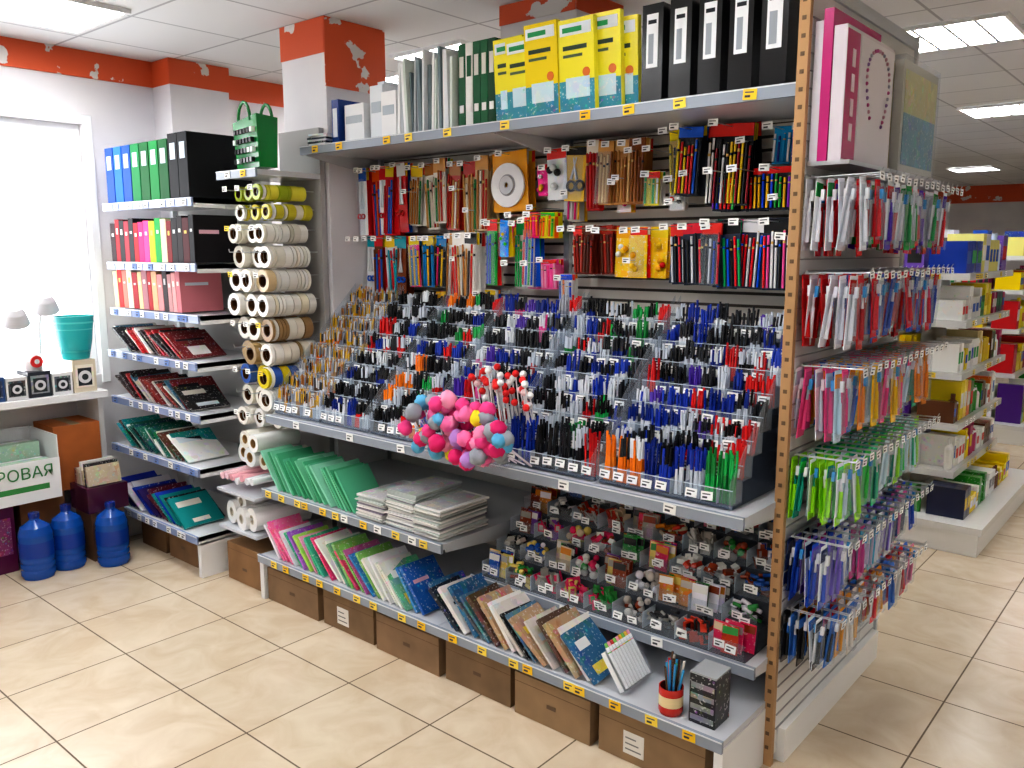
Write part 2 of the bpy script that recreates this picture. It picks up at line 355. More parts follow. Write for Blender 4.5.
for i in range(7):
    mb.cyl((-3.84+i*.045,2.22,.53+U(0,.05)),(-3.82+i*.045,2.6,.55+U(0,.05)),.018,.018,10,CH(['#f0f0f2','#f2c8d0','#e8e8ec','#e8a8b0']),GL)
for (x,y,z) in [(-3.80,2.24,.40),(-3.68,2.22,.39),(-3.6,2.23,.40),(-3.74,2.26,.46)]:
    mb.ring((x,y,z-.03),(0.15,1,0),.06,.02,.3,'#f1f0ee',GL,24,'#d0c8b8')
mb.box(TX0,TX1,2.2,2.655,.29,.305,sh,GL); mb.box(TX0,TX1,2.2,2.655,.485,.5,sh,GL)
mb.build('wrapping_film_rolls')
# ---------------------------------------------------------------- hanging packs on slat wall
mb=MB()
def pack(x,zt,w,h,style,cols,y=2.98,depth=4,hk=None,back=None):
    hk=(hk or .2)+U(-.03,.05); y=y-U(0,.07)
    mb.cyl((x,GB-.01,zt-.012),(x,GB-hk,zt-.012),.002,.002,5,'#d0d4d8',ME,False)
    for i in range(depth):
        yy=y-.018*i; M=T(x+U(-.003,.003),yy,zt)@RY(U(-4,4))
        c=CH(cols)
        bc=back or CH(['#e8e6e0',c,'#d8d4cc',c,c])
        mb.box(-w/2,w/2,0,.002,-h,0,c if style!='sticks' else bc,PR if style=='blob' else GL,M)
        mb.box(-w/2,w/2,-.0012,0,-h*U(.14,.22),-.002,CH(cols+['#f0d020','#e03028']),GL,M)
        if i==depth-1:
            if style=='sticks':
                n=max(3,int(w/.014))
                for k in range(n):
                    xx=-w/2+.006+k*(w-.012)/(n-1); l=h*U(.66,.8)
                    mb.cyl((xx,-.007,-h+.008),(xx,-.007,-h+.008+l),.0046,.0046,6,CH(cols),GL,True,M)
                    mb.cyl((xx,-.007,-h+.008+l*.78),(xx,-.007,-h+.01+l),.005,.003,6,CH(['#d8b060','#222222',cols[0]]),GL,True,M)
            if style=='disc':
                mb.ring((x,yy-.004,zt-h*.56),(0,-1,0),w*.48,w*.2,.01,'#f4f4f6',GL,28,'#a0a0a4')
                mb.ring((x,yy-.015,zt-h*.56),(0,-1,0),w*.2,w*.05,.006,'#d0d0d4',GL,24,'#b0b0b4')
            if style=='blob':
                for k in range(4): mb.sphere((x+U(-w*.3,w*.3),yy-.012,zt-h*U(.35,.85)),w*.16,CH(cols),GL,8)
            if style=='scissors':
                for sgn in (-1,1):
                    mb.ring((x+sgn*w*.22,yy-.006,zt-h*.72),(0,-1,0),w*.24,w*.15,.008,cols[0],GL,14,cols[0])
                    mb.cyl((sgn*w*.14,-.008,-h*.6),(-sgn*w*.08,-.008,-h*.2),.006,.002,6,'#d0d4d8',ME,True,M)
            if U(0,1)<.3: mb.box(-w/2+.003,w/2-.003,-.016,-.015,-h+.004,-h*.17,W,CL,M)
    tag(mb,x,GB-hk-.004,zt-.014,.038,.024)
red=['#c81420','#e82028','#f0f0f0','#1058c0','#f05810']
wood=['#b07030','#d09850','#e8e0d0','#b82418','#208040']
for x in (-3.44,-3.38,-3.31,-3.25,-3.18): pack(x,2.12+U(-.03,.01),.06,.34,CH(['sticks','scissors']),red,back=CH(['#d01820','#e8e8e8',None]))
for x in (-3.44,-3.37,-3.3,-3.23,-3.16): pack(x,1.77,.065,.30,CH(['sticks','scissors']),[CH(['#d81828','#f84810','#08a0b0','#1858c0']),'#d82028','#08a0b0','#e8ecf0','#7a3a1c'],hk=.26)
for x in (-3.09,-3.0,-2.91,-2.82,-2.73,-2.64): pack(x,2.12+U(-.02,.01),.08,U(.28,.34),'sticks',wood,back=CH(['#ece8e0','#d0b080','#c03020']))
for x in (-3.07,-2.99,-2.92): pack(x,1.77,.07,.25,'sticks',['#0880c8','#f0c010','#202020','#f03080'])
for x in (-2.84,-2.76,-2.68): pack(x,1.78,.078,.30,'sticks',['#b07030','#e8e4dc','#282828','#d09850','#d03028'],back='#efece6')
pack(-2.49,2.13,.2,.26,'disc',['#ecebe8','#e8a010'],hk=.24,back='#ecebe8')
for x in (-2.58,-2.35): pack(x,1.84,.06,.3,'sticks',['#1058d0','#f02828','#28b850'])
pack(-2.48,1.83,.05,.16,'blob',['#ff2088','#ffe010','#20d020','#1090f0'],hk=.28); pack(-2.42,1.83,.07,.3,'sticks',['#0850d8','#e8e8e8','#10a050'])
pack(-2.36,1.66,.08,.13,'sticks',['#ff50a8','#ff3890','#f890c0'],hk=.3,back='#ff70b0');pack(-2.27,1.66,.08,.13,'sticks',['#ff50a8','#ff3890','#f8a0c8'],hk=.3,back='#ff70b0')
pack(-2.34,1.86,.075,.11,'sticks',['#f0e810','#f86810','#20c830','#f81880'],hk=.3); pack(-2.25,1.86,.075,.11,'sticks',['#f0e810','#f86810','#20c830','#f81880'],hk=.3)
pack(-2.2,2.12,.1,.21,'blob',['#c8ccd6','#e4e8ec','#202020'])
pack(-2.1,2.12,.1,.22,'scissors',['#202020','#f0c030','#f0f0f0']); pack(-2.02,2.14,.06,.28,'sticks',['#d01010','#b01010','#f0e8d8'],back='#c01818')
for x in (-1.95,-1.88,-1.81): pack(x,2.13,.075,.25,'sticks',['#9c5a24','#d09850','#7e4018','#e8c080'],back=CH(['#c89050','#a06830']))
pack(-1.57,2.15,.1,.25,'sticks',['#18202a','#e02828','#f0d810','#1860d8'],hk=.28,back='#20242c'); pack(-1.66,2.15,.065,.24,'sticks',['#20242a','#f0d810'],hk=.2,back='#f0c818')
pack(-1.42,2.15,.17,.29,'sticks',['#141418','#9c0c20','#183070','#f0c810','#e8e8e8'],hk=.3,back='#101014')
for x in (-2.1,-2.04,-1.97): pack(x,1.80,.06,.2,'sticks',['#9a2010','#b8301c','#603020'],hk=.28,back='#6a2418')
for x in (-1.88,-1.80,-1.72): pack(x,1.79,.078,.2,'blob',['#d81010','#f8c810','#f0a808','#e8e8e0'],hk=.3)
for x in (-1.63,-1.55,-1.47): pack(x,1.80,.078,.23,'sticks',['#101014','#d0d0d8','#d82038','#1848b0'],hk=.26,back='#303848')
for x in (-1.44,-1.34,-1.24): pack(x,1.99,.09,.15,'sticks',['#e81010','#0848f0','#08a838','#f8c008','#8818c0'],hk=.3,back='#202430')
for x in (-1.42,-1.32,-1.22): pack(x,1.81,.098,.25,'sticks',['#0858e8','#101418','#00a858','#e01020','#e8e8ec','#e84898'],hk=.3,back='#28344c')
for x in (-1.15,-1.09): pack(x,1.76,.045,.22,'sticks',['#f8a010','#1840a8','#e8e8e8'],hk=.3)
pk=[['#f02090','#f0f0f0','#f8c020'],['#10a0e0','#f0f0f0','#183090'],['#10a848','#f0e030','#f0f0f0'],['#e82818','#f8f8f8','#303030'],['#f08010','#f0f0f0','#1848c0']]
for (x,z) in [(-2.95,1.50),(-2.6,1.52),(-2.15,1.95),(-2.15,1.6),(-1.74,2.0),(-1.66,1.98),(-1.9,1.98),(-2.28,2.06),(-1.25,2.13),(-1.17,2.13)]: pack(x,z,.065,.13,CH(['sticks','blob']),CH(pk),depth=3)
for i in range(14):
    x=U(-3.1,-1.2); z=CH([2.08,1.98,1.88,1.66])
    mb.cyl((x,GB-.01,z),(x,GB-.22,z),.002,.002,5,'#d0d4d8',ME,False); tag(mb,x,GB-.224,z)
mb.build('hanging_stationery_packs')
# ---------------------------------------------------------------- pen display
mb=MB()
units=[(-3.49,-3.14),(-3.12,-2.80),(-2.78,-2.44),(-2.42,-2.02),(-2.0,-1.60),(-1.58,-1.09)]
pal={'b':['#10309e','#183cb0','#0c2880'],'k':['#101114','#1c1e24'],'r':['#b81018','#d81c1c'],'g':['#0f8038','#18a850'],'w':['#e0e4ea','#ccd4e0'],
'o':['#f07810','#f88818'],'p':['#d82080','#f058a8'],'v':['#48289e','#6040b0'],'c':['#1098c8','#48b8e0'],'y':['#e8b818','#d8a018'],'m':['#a8acb8','#8c94a4'],'n':['#6a5040','#a08060']}
zone=['ymmonmyw','kkkbkkrk','kbkkrgokb','pvkkbbkmr','bkkwbkkbrg','bbkbvkbrb']
for ui,(a,b_) in enumerate(units):
    w=b_-a; nt_=8
    for t in range(nt_):
        y=2.32+.066*t; z=.925+.066*t
        mb.box(a,b_,y,2.83,z-.01 if t==0 else z-.066,z,'#4c5668',GL)
        mb.box(a,b_,y-.003,y-.0005,z-.004,z+.05,W,CL); mb.box(a,b_,y-.004,y-.0005,z+.0485,z+.0505,'#d8e4f0',GL)
        nc=int(w/.05); cw=w/nc
        for c in range(nc):
            x0=a+c*cw; k=CH(zone[ui])
            if ui==5 and t==0: k='ooobbbbgg'[c%9] if c<nc-2 else 'g'
            if ui==5 and t in(1,2): k=CH('bbbkrv') if c<nc-2 else 'r'
            if ui==4 and t==0: k=CH('rkkbn')
            cs=pal[k]; cap=CH([CH(cs),CH(cs),CH(cs),CH(pal['w']),CH(pal['k'])])
            L0=.15 if (t==0 and ui>=4) else CH([.09,.1,.112]); body=CH([CH(cs),CH(cs),CH(cs),CH(pal['w'])])
            mb.box(x0,x0+.0015,y,y+.06,z,z+.052,'#a8b4c4',GL)
            for row in range(2):
                n=RI(4,6)
                for i in range(n):
                    if U(0,1)<.06: continue
                    x=x0+.006+(cw-.012)*(i+U(.15,.85))/n; yy=y+.012+row*.024; L=L0+U(-.01,.01)+row*.008
                    tx=x+U(-.008,.008); ty=yy+U(.002,.014)
                    p0=Vector((x,yy,z+.001)); p1=Vector((tx,ty,z+L)); q=p0.lerp(p1,.58)
                    mb.cyl(p0,q,.0038,.0038,6,body,GL,False)
                    if ui==0:
                        mb.cyl(q,p1,.0038,.0038,6,CH(['#d8a820','#8c929e','#d0a840','#a86830','#d8d8da','#30343c']),GL,False); mb.cyl(p1,tuple(p1+Vector((0,.001,.014))),.0038,.0008,6,CH(['#c8a070','#a8acb4']),GL,False)
                    else: mb.cyl(q,p1,.0047,.0044,6,cap if U(0,1)<.85 else CH(cs),GL,True)
            if U(0,1)<.85: tag(mb,x0+cw*.5,y-.010,z+.026+U(-.005,.005),.04,.027,tilt=-12)
    for x in (a,b_-.003):
        vs=[(2.3,.914),(2.3,1.0),(2.84,1.53),(2.84,.914)]
        mb.add([(x,p[0],p[1]) for p in vs]+[(x+.003,p[0],p[1]) for p in vs],[(0,1,2,3),(7,6,5,4),(0,4,5,1),(1,5,6,2),(2,6,7,3),(3,7,4,0)],W,CL)
mb.build('pen_display_rack')
mb=MB()
mb.box(-2.34,-1.9,2.18,2.262,.93,.936,W,CL)
pc=['#f04890','#f878b0','#e02870','#60b0d8','#9aa0aa','#f0e030','#b888d0','#f490b8','#f8a0c0']
for i in range(85):
    a=U(0,2*PI); q=math.sqrt(U(0,1)); x=-2.1+.27*q*math.cos(a); z=1.05+.115*q*math.sin(a); y=2.15+U(-.05,.06)
    mb.sphere((x,y,z),U(.024,.032),CH(pc),MT,16,.12)
    if i%4==0: mb.cyl((x,y,z),(x+U(-.02,.02),2.26,.94),.003,.003,6,'#e8e0f0',GL)
mb.build('pom_pom_pens')
mb=MB()
for i in range(38):
    x=U(-2.2,-1.9); y=U(2.32,2.40); z=U(1.13,1.26)
    mb.sphere((x,y,z),.014,CH(['#d82828','#f0f0f0','#e83030','#f4d0d0']),MT,8,.05); mb.cyl((x,y,z),(x,y+.03,1.05),.003,.003,5,'#f4f4f4',GL,False)
mb.build('christmas_topper_pens')
# ---------------------------------------------------------------- lower shelves
mb=MB(); fan(mb,-3.42,-2.82,2.25,.552,.2,.215,.028,38,['#5cb890','#74c8a0','#4ca87c','#90d4b8'],(.006,.012),GL,lab=False); mb.build('green_school_notebooks')
mb=MB()
for (x,w,n,yy) in [(-2.80,.19,18,2.25),(-2.62,.19,26,2.26),(-2.44,.17,20,2.25)]:
    z=.553
    for i in range(n):
        t=U(.004,.008); M=T(x+U(-.006,.006),yy+U(-.008,.008),z)@RZ(U(-3,3)); mb.box(0,w-.02,0,.28,0,t-.001,CH(['#e8e6e2','#d8d8d6','#f0efec','#a4a8a4','#888090','#c0c8c4']),MT,M); z+=t
    mb.box(x+.01,x+w-.03,yy+.01,yy+.26,z,z+.001,'#b8b4b8',PR)
mb.build('exercise_book_stacks')
mb=MB()
cv=['#e8e4ec','#3a88c0','#1f5f40','#c06098','#e8e8e0','#1a1a20','#80b860','#70b090','#2060b0','#d84070','#f0f0f0']
fan(mb,-3.36,-2.95,2.21,.226,.2,.2,.034,42,['#f878a8','#b0e060','#a060c8','#e8e4ec','#40b890','#f0f0e8','#f0a0c0'],(.006,.016))
fan(mb,-2.95,-2.33,2.21,.226,.2,.22,.036,44,cv,(.006,.016))
mb.build('spiral_notebook_row')
mb=MB(); fan(mb,-2.2,-1.5,2.21,.226,.18,.21,.040,46,['#20283a','#5a4438','#b02840','#d8d0c8','#a82888','#306890','#1c1c20','#b89878','#507890','#e8e4e0','#606068'],(.008,.022)); mb.build('diary_row')
mb=MB()
M=T(-1.42,2.23,.232)@RY(-35)
mb.box(0,.02,0,.16,0,.14,'#eef0f2',GL,M)
for i in range(9): mb.cyl((.028,.012+i*.017,.005),(.028,.012+i*.017,.15),.0075,.0075,8,'#f4f4f6',GL,True,M); mb.cyl((.028,.012+i*.017,.13),(.028,.012+i*.017,.165),.0078,.005,8,CH(['#d04040','#f0a0b0','#40a0c0','#80c060','#f0c040']),GL,True,M)
mb.box(.02,.038,0,.16,.0,.14,W,CL,M)
mb.build('marker_set')
mb=MB(); cx,cy,cz=-1.24,2.25,.226
mb.lathe([(.001,0),(.036,0),(.04,.01,'#c83028'),(.04,.03,'#e8d0a0'),(.04,.065,'#c83028'),(.04,.09),(.036,.09,'#301818'),(.034,.02)],20,'#b82c24',GL,T(cx,cy,cz))
for i in range(20):
    a=U(0,6.28); r=U(.005,.026); mb.cyl((cx+r*math.cos(a)*.6,cy+r*math.sin(a)*.6,cz+.01),(cx+r*math.cos(a)*1.8,cy+r*math.sin(a)*1.8,cz+U(.15,.19)),.0042,.0042,6,CH(['#d83848','#40a0d8','#e8e4dc','#60c060','#e8b8c8','#5a3a24']),GL)
mb.build('pencil_cup')
mb=MB(); mb.box(-1.17,-1.08,2.24,2.34,.226,.39,'#2a2c30',PR)
for k in range(4): mb.box(-1.165,-1.085,2.2385,2.24,.238+k*.036,.256+k*.036,'#888c90',PR)
mb.box(-1.17,-1.08,2.24,2.34,.3905,.397,'#a8acb0',GL); mb.build('lead_refill_box',.002)
# bins
mb=MB(); small=['#e8e6e0','#a8a49c','#2a2a2e','#c83820','#2058b0','#e0c868','#309040','#903818','#ece8f0','#18181c','#d08020','#e02860','#d8c0a0','#b8b0a8','#8040a0']
for t in range(6):
    y=2.42+.09*t; z=.385+.07*t
    mb.box(JX+.04,GX1-.04,y,3.0,max(.381,z-.071),z,'#4a4e56',GL)
    nc=9; cw=(GX1-JX-.09)/nc
    for c in range(nc):
        x0=JX+.045+c*cw; mb.box(x0,x0+.002,y,y+.085,z,z+.06,'#c0cad4',GL)
        kind=RI(0,5); cc=[CH(small),CH(small),CH(small)]
        for i in range(24 if kind<4 else 6):
            x=x0+U(.018,cw-.018); yy=y+U(.018,.072); zz=z+U(.008,.07); s=U(.010,.018)
            if kind==0: mb.sphere((x,yy,zz),s,CH(cc),GL,8)
            elif kind==1:
                M=T(x,yy,zz)@RZ(U(0,180))@RX(U(-50,50)); mb.box(-s,s,-s*.7,s*.7,-s*.5,s*.5,CH(cc),GL,M)
            elif kind==2: mb.cyl((x-s,yy,zz),(x+s,yy+U(-s,s),zz+U(-s,s)),s*.5,s*.5,8,CH(cc),GL)
            elif kind==3:
                M=T(x,yy,zz)@RZ(U(0,180))@RX(U(40,90)); mb.box(-s*1.1,s*1.1,-s*1.3,s*1.3,-.003,.003,CH(cc),GL,M); mb.box(-s*.6,s*.6,-s*.8,s*.8,.003,.004,CH(cc),GL,M)
            else:
                M=T(x,y+.015+i*.01,z+.002)@RZ(U(-8,8))@RX(-8); mb.box(-.028,.028,0,.004,0,.095,CH(cc),PR,M); mb.box(-.026,.026,-.001,0,.065,.09,CH(small),GL,M)
        for k in range(2): tag(mb,x0+cw*U(.2,.8),y-.008,z+.03+U(-.012,.014),.038,.026,'#f8f8f6','y',U(-14,14))
    mb.box(JX+.045,GX1-.045,y-.003,y-.0005,z,z+.055,W,CL)
mb.build('small_goods_bins')
# ---------------------------------------------------------------- cartons
def carton(x0,x1,y0,y1,z0,z1,col='#96714c',lab=False):
    mb=MB(); mb.box(x0,x1,y0,y1,z0,z1,col,CB)
    mb.box(x0+.0,x1-.0,(y0+y1)/2-.025,(y0+y1)/2+.025,z1,z1+.001,'#b79a74',GL)
    mb.box(x0,x1,y0-.0006,y0,z1-.035,z1-.033,'#6c4f34',MT)
    cx=(x0+x1)/2
    if not lab: mb.box(cx-.02,cx+.02,y0-.001,y0,z0+.07,z0+.085,'#6c5642',MT)
    if lab:
        mb.box(x0+.1,x0+.18,y0-.0015,y0-.0005,z0+.03,z0+.11,'#e6e2da',MT)
        for k in range(3): mb.box(x0+.108,x0+.17-.01*k,y0-.002,y0-.0015,z0+.045+k*.02,z0+.05+k*.02,'#777777',MT)
    mb.build('cardboard_box',.003)
for i,(a,b_) in enumerate([(-3.46,-3.06),(-3.03,-2.68),(-2.65,-2.27),(-2.24,-1.9),(-1.87,-1.53),(-1.5,-1.1)]): carton(a,b_,2.215+.01*(i%2),2.6,.001,.165,lab=i in(1,5),col=CH(['#a08260','#947658','#8a6e50']))
carton(-3.86,-3.55,2.24,2.6,.001,.2); carton(-4.72,-4.44,2.2,2.5,.001,.16,'#7a5a3c'); carton(-4.4,-4.1,2.2,2.5,.001,.15,'#8a6848')
# ---------------------------------------------------------------- end panel toothbrushes
mb=MB()
specs=[(1.915,['#d81020','#e8e8f0','#189848','#f02870','#5020a8','#d81020','#e8e8f0'],.23,.235),(1.63,['#d00810','#c00810','#e8e8f0','#3858b8','#e02838','#f06090'],.23,.225),
(1.345,['#f8c810','#1070d8','#f05090','#c8e0f0','#20a888','#f09020'],.23,.225),(1.06,['#28c848','#a0e820','#40c890','#089880','#50e060','#d8f0f8'],.23,.22),
(.79,['#1850c8','#8068d0','#d03890','#c8b8e0','#102860','#e0e0e8','#28a0c0'],.21,.215),(.545,['#202024','#e080a8','#3878d0','#e8e0d8','#d81828','#f0a020'],.2,.21)]
for z,cs,h0,L in specs:
    mb.cyl((EX+.04,2.55,z+.004),(EX+.04,PE-.02,z+.004),.004,.004,6,'#b8bcc0',ME)
    y=2.56
    while y<PE-.03:
        c0=CH(cs); c1=CH(cs); h=h0*U(.82,1.0); kind=RI(0,3); bw=U(.022,.029)
        for dy in (-.006,.006): mb.cyl((EX+.03,y+dy,z),(EX+L,y+dy,z+.004),.0018,.0018,5,'#c8ccd0',ME,False)
        mb.cyl((EX+L,y-.006,z+.004),(EX+L+.004,y+.006,z+.018),.002,.002,5,'#c8ccd0',ME,False)
        tag(mb,EX+L+.004,y,z-.004+U(-.004,.004),.038,.024,'#f8f8f6','x',U(-8,8))
        n=RI(5,6)
        for i in range(n):
            x=EX+.03+i*(L-.05)/6; M=T(x,y+U(-.006,.006),z-.005)@RX(U(-5,5))@RY(U(-5,6))
            c=CH([c0,c0,c1])
            mb.box(0,.0015,-bw,bw,-h,0,CH([c,'#eef2f6',c,c]),MT,M)
            mb.box(.0015,.003,-bw,bw,-h*.25,-.012,CH([c,c1,CH(cs)]),GL,M); mb.box(.0015,.003,-bw,bw,-h,-h*.86,c,GL,M)
            mb.cyl((.008,0,-h*.88),(.008,0,-h*.45),.008,.0065,6,c,GL,True,M); mb.cyl((.008,0,-h*.45),(.007,0,-h*.26),.0045,.0035,6,CH(['#f0f0f4',c,c1]),GL,False,M)
            if kind==0:
                for s_ in (-.012,.012): mb.cyl((.008,s_,-h*.88),(.008,s_,-h*.35),.005,.004,6,c1,GL,True,M)
            mb.box(.009,.019,-.006,.006,-h*.3,-h*.15,CH(['#f4f4f8','#40a0e0','#e8e8f0']),GL,M)
            if i>=n-2: mb.box(.0035,.0205,-.017,.017,-h*.93,-h*.1,W,CL,M)
        y+=.066
mb.build('toothbrush_display')
mb=MB(); z0=1.96
mb.box(EX+.024,EX+.15,2.54,PE,z0-.012,z0,'#cfd2d6',ME)
mb.box(EX+.026,EX+.05,2.55,2.98,z0+.001,2.36,'#d8d4dc',GL); mb.box(EX+.052,EX+.08,2.545,2.97,z0+.001,2.39,'#c02c78',GL)
mb.box(EX+.082,EX+.12,2.55,2.99,z0+.001,2.34,'#d8d0d8',GL)
xf=EX+.12
mb.box(xf,xf+.001,2.555,2.66,z0+.005,2.33,'#b8306c',GL); mb.box(xf,xf+.001,2.67,2.985,z0+.005,2.33,'#e4dee4',GL)
for k in range(4): mb.box(xf+.001,xf+.002,2.60,2.625,z0+.06+k*.07,z0+.11+k*.07,'#f0d0e0',GL)
for k in range(30):
    a=-PI*.25+k*PI*1.5/30; mb.sphere((xf+.002,2.835+.10*math.cos(a)+.02*math.sin(2*a),z0+.22+.13*math.sin(a)),.006,CH(['#b85888','#8c6a9a','#c898a8','#a8a8b8']),GL,8)
mb.build('photo_album_box')
mb=MB()
for i in range(3): mb.box(EX+.03+i*.033,EX+.06+i*.033,3.08,3.5,z0+.001,2.31+.01*i,['#d8d8d2','#c8b888','#d8d4c8'][i],GL)
mb.box(EX+.127,EX+.129,3.1,3.48,z0+.03,2.16,'#4c8aa0',PR); mb.box(EX+.127,EX+.129,3.1,3.48,2.16,2.30,'#c8c080',PR)
mb.box(EX+.025,EX+.132,3.075,3.505,z0+.001,2.345,W,CL)
mb.build('jigsaw_puzzle_box')
# ---------------------------------------------------------------- left unit
LX0,LX1,LB=-4.92,-3.95,2.63
mb=MB()
mb.box(LX0,LX1,LB,LB+.03,0,2.25,'#dcdcda',MT)
levels=[(1.955,2.2),(1.63,2.2),(1.37,2.2),(1.13,2.17),(.86,2.17),(.58,2.15),(.225,2.12)]
for z,yf in levels:
    mb.box(LX0,LX1,yf+.012,LB,z-.024,z,'#dfe2e6',GL); rail(mb,LX0,LX1,yf,z+.004,('#6a86c0','#e8ecf4','#f4f4f0'),8,.042,'#8e9cc0')
    mb.box(LX1-.003,LX1,yf+.012,LB,z-.045,z,'#eceef0',GL)
for x in (LX0,LX1-.03): mb.box(x,x+.03,LB-.03,LB,0,2.25,'#e0e2e4',GL)
mb.box(LX1-.03,LX1,2.14,LB,0,.19,'#f0f0f0',GL); mb.box(LX0,LX0+.03,2.14,LB,0,.19,'#f0f0f0',GL); mb.box(LX0+.03,LX1-.03,2.55,LB,0,.19,'#cccccc',GL)
mb.build('wall_shelving_unit')
x=-4.9
for i,c in enumerate(['#08489c','#1068c8','#08489c','#087840','#085828','#087838','#065024']):
    binder(x,2.225,1.962,.09,.3,.26,c,False,'file_box'); x+=.101
for i in range(2): binder(x,2.225,1.962,.09,.32,.36,'#111216',False,'file_box'); x+=.096
mb=MB(); x=-4.9
for c in ['#2a1018','#a01020','#18181c','#a02838','#1c1c24','#c01020','#f81c70','#ff3a88','#a8d810','#089840','#d8c8a8','#780810','#1a1418','#20181c','#480c14','#18161a']:
    t=U(.045,.062); book(mb,T(x,2.225,1.636),.25,U(.21,.24),t,c,MT,lab=True,spine=True); x+=t+.003
    if x>LX1-.06: break
mb.build('hardcover_notebooks')
mb=MB(); x=-4.9
for c in ['#d8c898','#c81818','#c87868','#e0d8c0','#a01020','#e0c090','#a87078','#a81820','#e0a880','#d08888','#302428','#b88888','#e09898','#c87880']:
    t=U(.035,.06); book(mb,T(x,2.225,1.376)@RY(-3),.24,U(.19,.22),t,c,MT,lab=True,spine=True); x+=t+.005
    if x>LX1-.07: break
mb.build('ring_notebooks')
dk=['#1a1216','#b82028','#2a1a1c','#b8b4ac','#701018','#141418','#d8d4cc','#306880','#8a3028']
tl=['#0a6058','#108888','#141418','#e8e8e4','#084858','#5a3828','#c8c8c4','#106050']
for z,cs,yf in ((1.135,dk,2.19),(.865,dk,2.19),(.585,tl,2.17),(.23,['#0a2898','#2a1858','#083080','#5c1030','#141420','#c8c4cc','#088888','#0838a8'],2.14)):
    mb=MB(); fan(mb,LX0+.19,LX1-.12,yf,z,.24,.23,.032,58,cs,(.005,.012),MT if z<.5 else PR); mb.build('magazine_row')
# ---------------------------------------------------------------- counter at the window
mb=MB(); CZ=.915
mb.box(XL+.002,-4.80,.2,2.1,CZ-.04,CZ,'#ecedef',GL)
for y in (.25,1.2,2.06): mb.box(XL+.01,-4.85,y,y+.03,0,CZ-.04,'#d8d8da',MT)
mb.build('window_counter',.003)
def goodsbox(name,x,y,z,w,d,h,c,c2,rz=0):
    mb=MB(); M=T(x,y,z)@RZ(rz); mb.box(0,d,0,w,0,h,c,GL,M)
    mb.box(d,d+.001,w*.1,w*.9,h*.15,h*.85,c2,PR,M); mb.box(d+.001,d+.002,w*.2,w*.8,h*.2,h*.75,'#303438',GL,M)
    mb.cyl((d+.002,w*.5,h*.47),(d+.004,w*.5,h*.47),h*.2,h*.2,16,'#d8d8dc',GL,True,M); mb.cyl((d+.004,w*.5,h*.47),(d+.005,w*.5,h*.47),h*.1,h*.1,12,'#303438',GL,True,M); return mb.build(name,.002)
y=1.47
for i,(w,h,c,c2) in enumerate([(.12,.13,'#35507c','#2a3858'),(.11,.12,'#e0e0e0','#404448'),(.12,.14,'#30343c','#8a8e94'),(.11,.12,'#e4e4e4','#50545c'),(.13,.18,'#d8ccb4','#e8e0d0')]):
    goodsbox('appliance_box',-4.98,y,CZ+.001,w-.006,.15,h,c,c2); y+=w
def lamp(x,y,z,hx,hy,hz,col):
    mb=MB(); mb.lathe([(.001,0),(.05,0),(.05,.012),(.02,.025),(.001,.026)],20,'#f0f0f2',GL,T(x,y,z))
    pr=(x,y,z+.02)
    for i in range(1,9):
        t=i/8; p=(x+(hx-x)*t*t,y+(hy-y)*t*t,z+.02+(hz-z)*math.sin(t*PI/2)); mb.cyl(pr,p,.007,.007,8,'#d8d8da',GL); pr=p
    M=T(hx,hy,hz)@RX(10)@RY(25)
    mb.lathe([(.001,.06),(.03,.06),(.05,.035),(.07,-.03),(.066,-.03,'#e8a070'),(.045,.02,'#e8a070'),(.001,.03)],20,col,GL,M); mb.sphere((hx,hy,hz-.02),.027,'#e86830',GL,12); mb.build('desk_lamp')
lamp(-5.06,1.60,CZ+.001,-4.93,1.70,1.34,'#c8c8cc'); lamp(-5.08,1.86,CZ+.001,-4.97,1.87,1.40,'#d0d0d4')
mb=MB()
M=T(-4.91,1.985,CZ+.183)
mb.lathe([(.001,0),(.07,0),(.09,.1),(.105,.24),(.1,.24),(.085,.1),(.001,.01)],20,'#28b4b8',GL,M)
for k in range(5): mb.lathe([(.078+k*.006,.04+k*.04),(.08+k*.006,.05+k*.04)],20,'#58d8d4',GL,M)
mb.build('turquoise_basket')
mb=MB()
M=T(-4.9,1.53,CZ+.133)
mb.lathe([(.001,0),(.05,0),(.055,.04),(.04,.12,'#c83030'),(.03,.13,'#e8e8e8'),(.03,.15,'#c83030'),(.001,.155)],18,'#c02c2c',GL,M); mb.build('kitchen_jar')
mb=MB(); M=T(-4.9,1.755,CZ+.143)
mb.lathe([(.001,0),(.045,0),(.05,.05),(.03,.09,'#f0f0f0'),(.001,.1)],18,'#e8e8ea',GL,M); mb.ring((-4.85,1.755,CZ+.193),(1,0,0),.032,.01,.01,'#d03030',GL,18,'#f0f0f0'); mb.build('alarm_clock')
mb=MB(); x0,x1,y0,y1,z0,z1=-5.1,-4.72,1.36,1.78,.38,.72
mb.box(x0,x1,y0,y1,z0,z0+.01,'#eceef0',GL); mb.box(x0,x0+.006,y0,y1,z0+.01,z1,'#eceef0',GL); mb.box(x1-.006,x1,y0,y1,z0+.01,z1-.12,'#eceef0',GL)
mb.box(x0+.006,x1-.006,y0,y0+.006,z0+.01,z1,'#eceef0',GL); mb.box(x0+.006,x1-.006,y1-.006,y1,z0+.01,z1,'#eceef0',GL)
for i in range(5): mb.box(x0+.03+i*.06,x0+.08+i*.06,y0+.03,y1-.03,z0+.02,z0+U(.2,.3),CH(['#e8e8e8','#a8c8b0','#e0c8a0','#d0d4d8']),PR)
mb.box(x1,x1+.001,y0+.05,y1-.06,z0+.06,z0+.09,'#3a8a4a',GL)
bino=mb.build('white_storage_bin',.002)
cu=bpy.data.curves.new('sign_text','FONT'); cu.body='РОВАЯ'; cu.size=.085; cu.extrude=.001
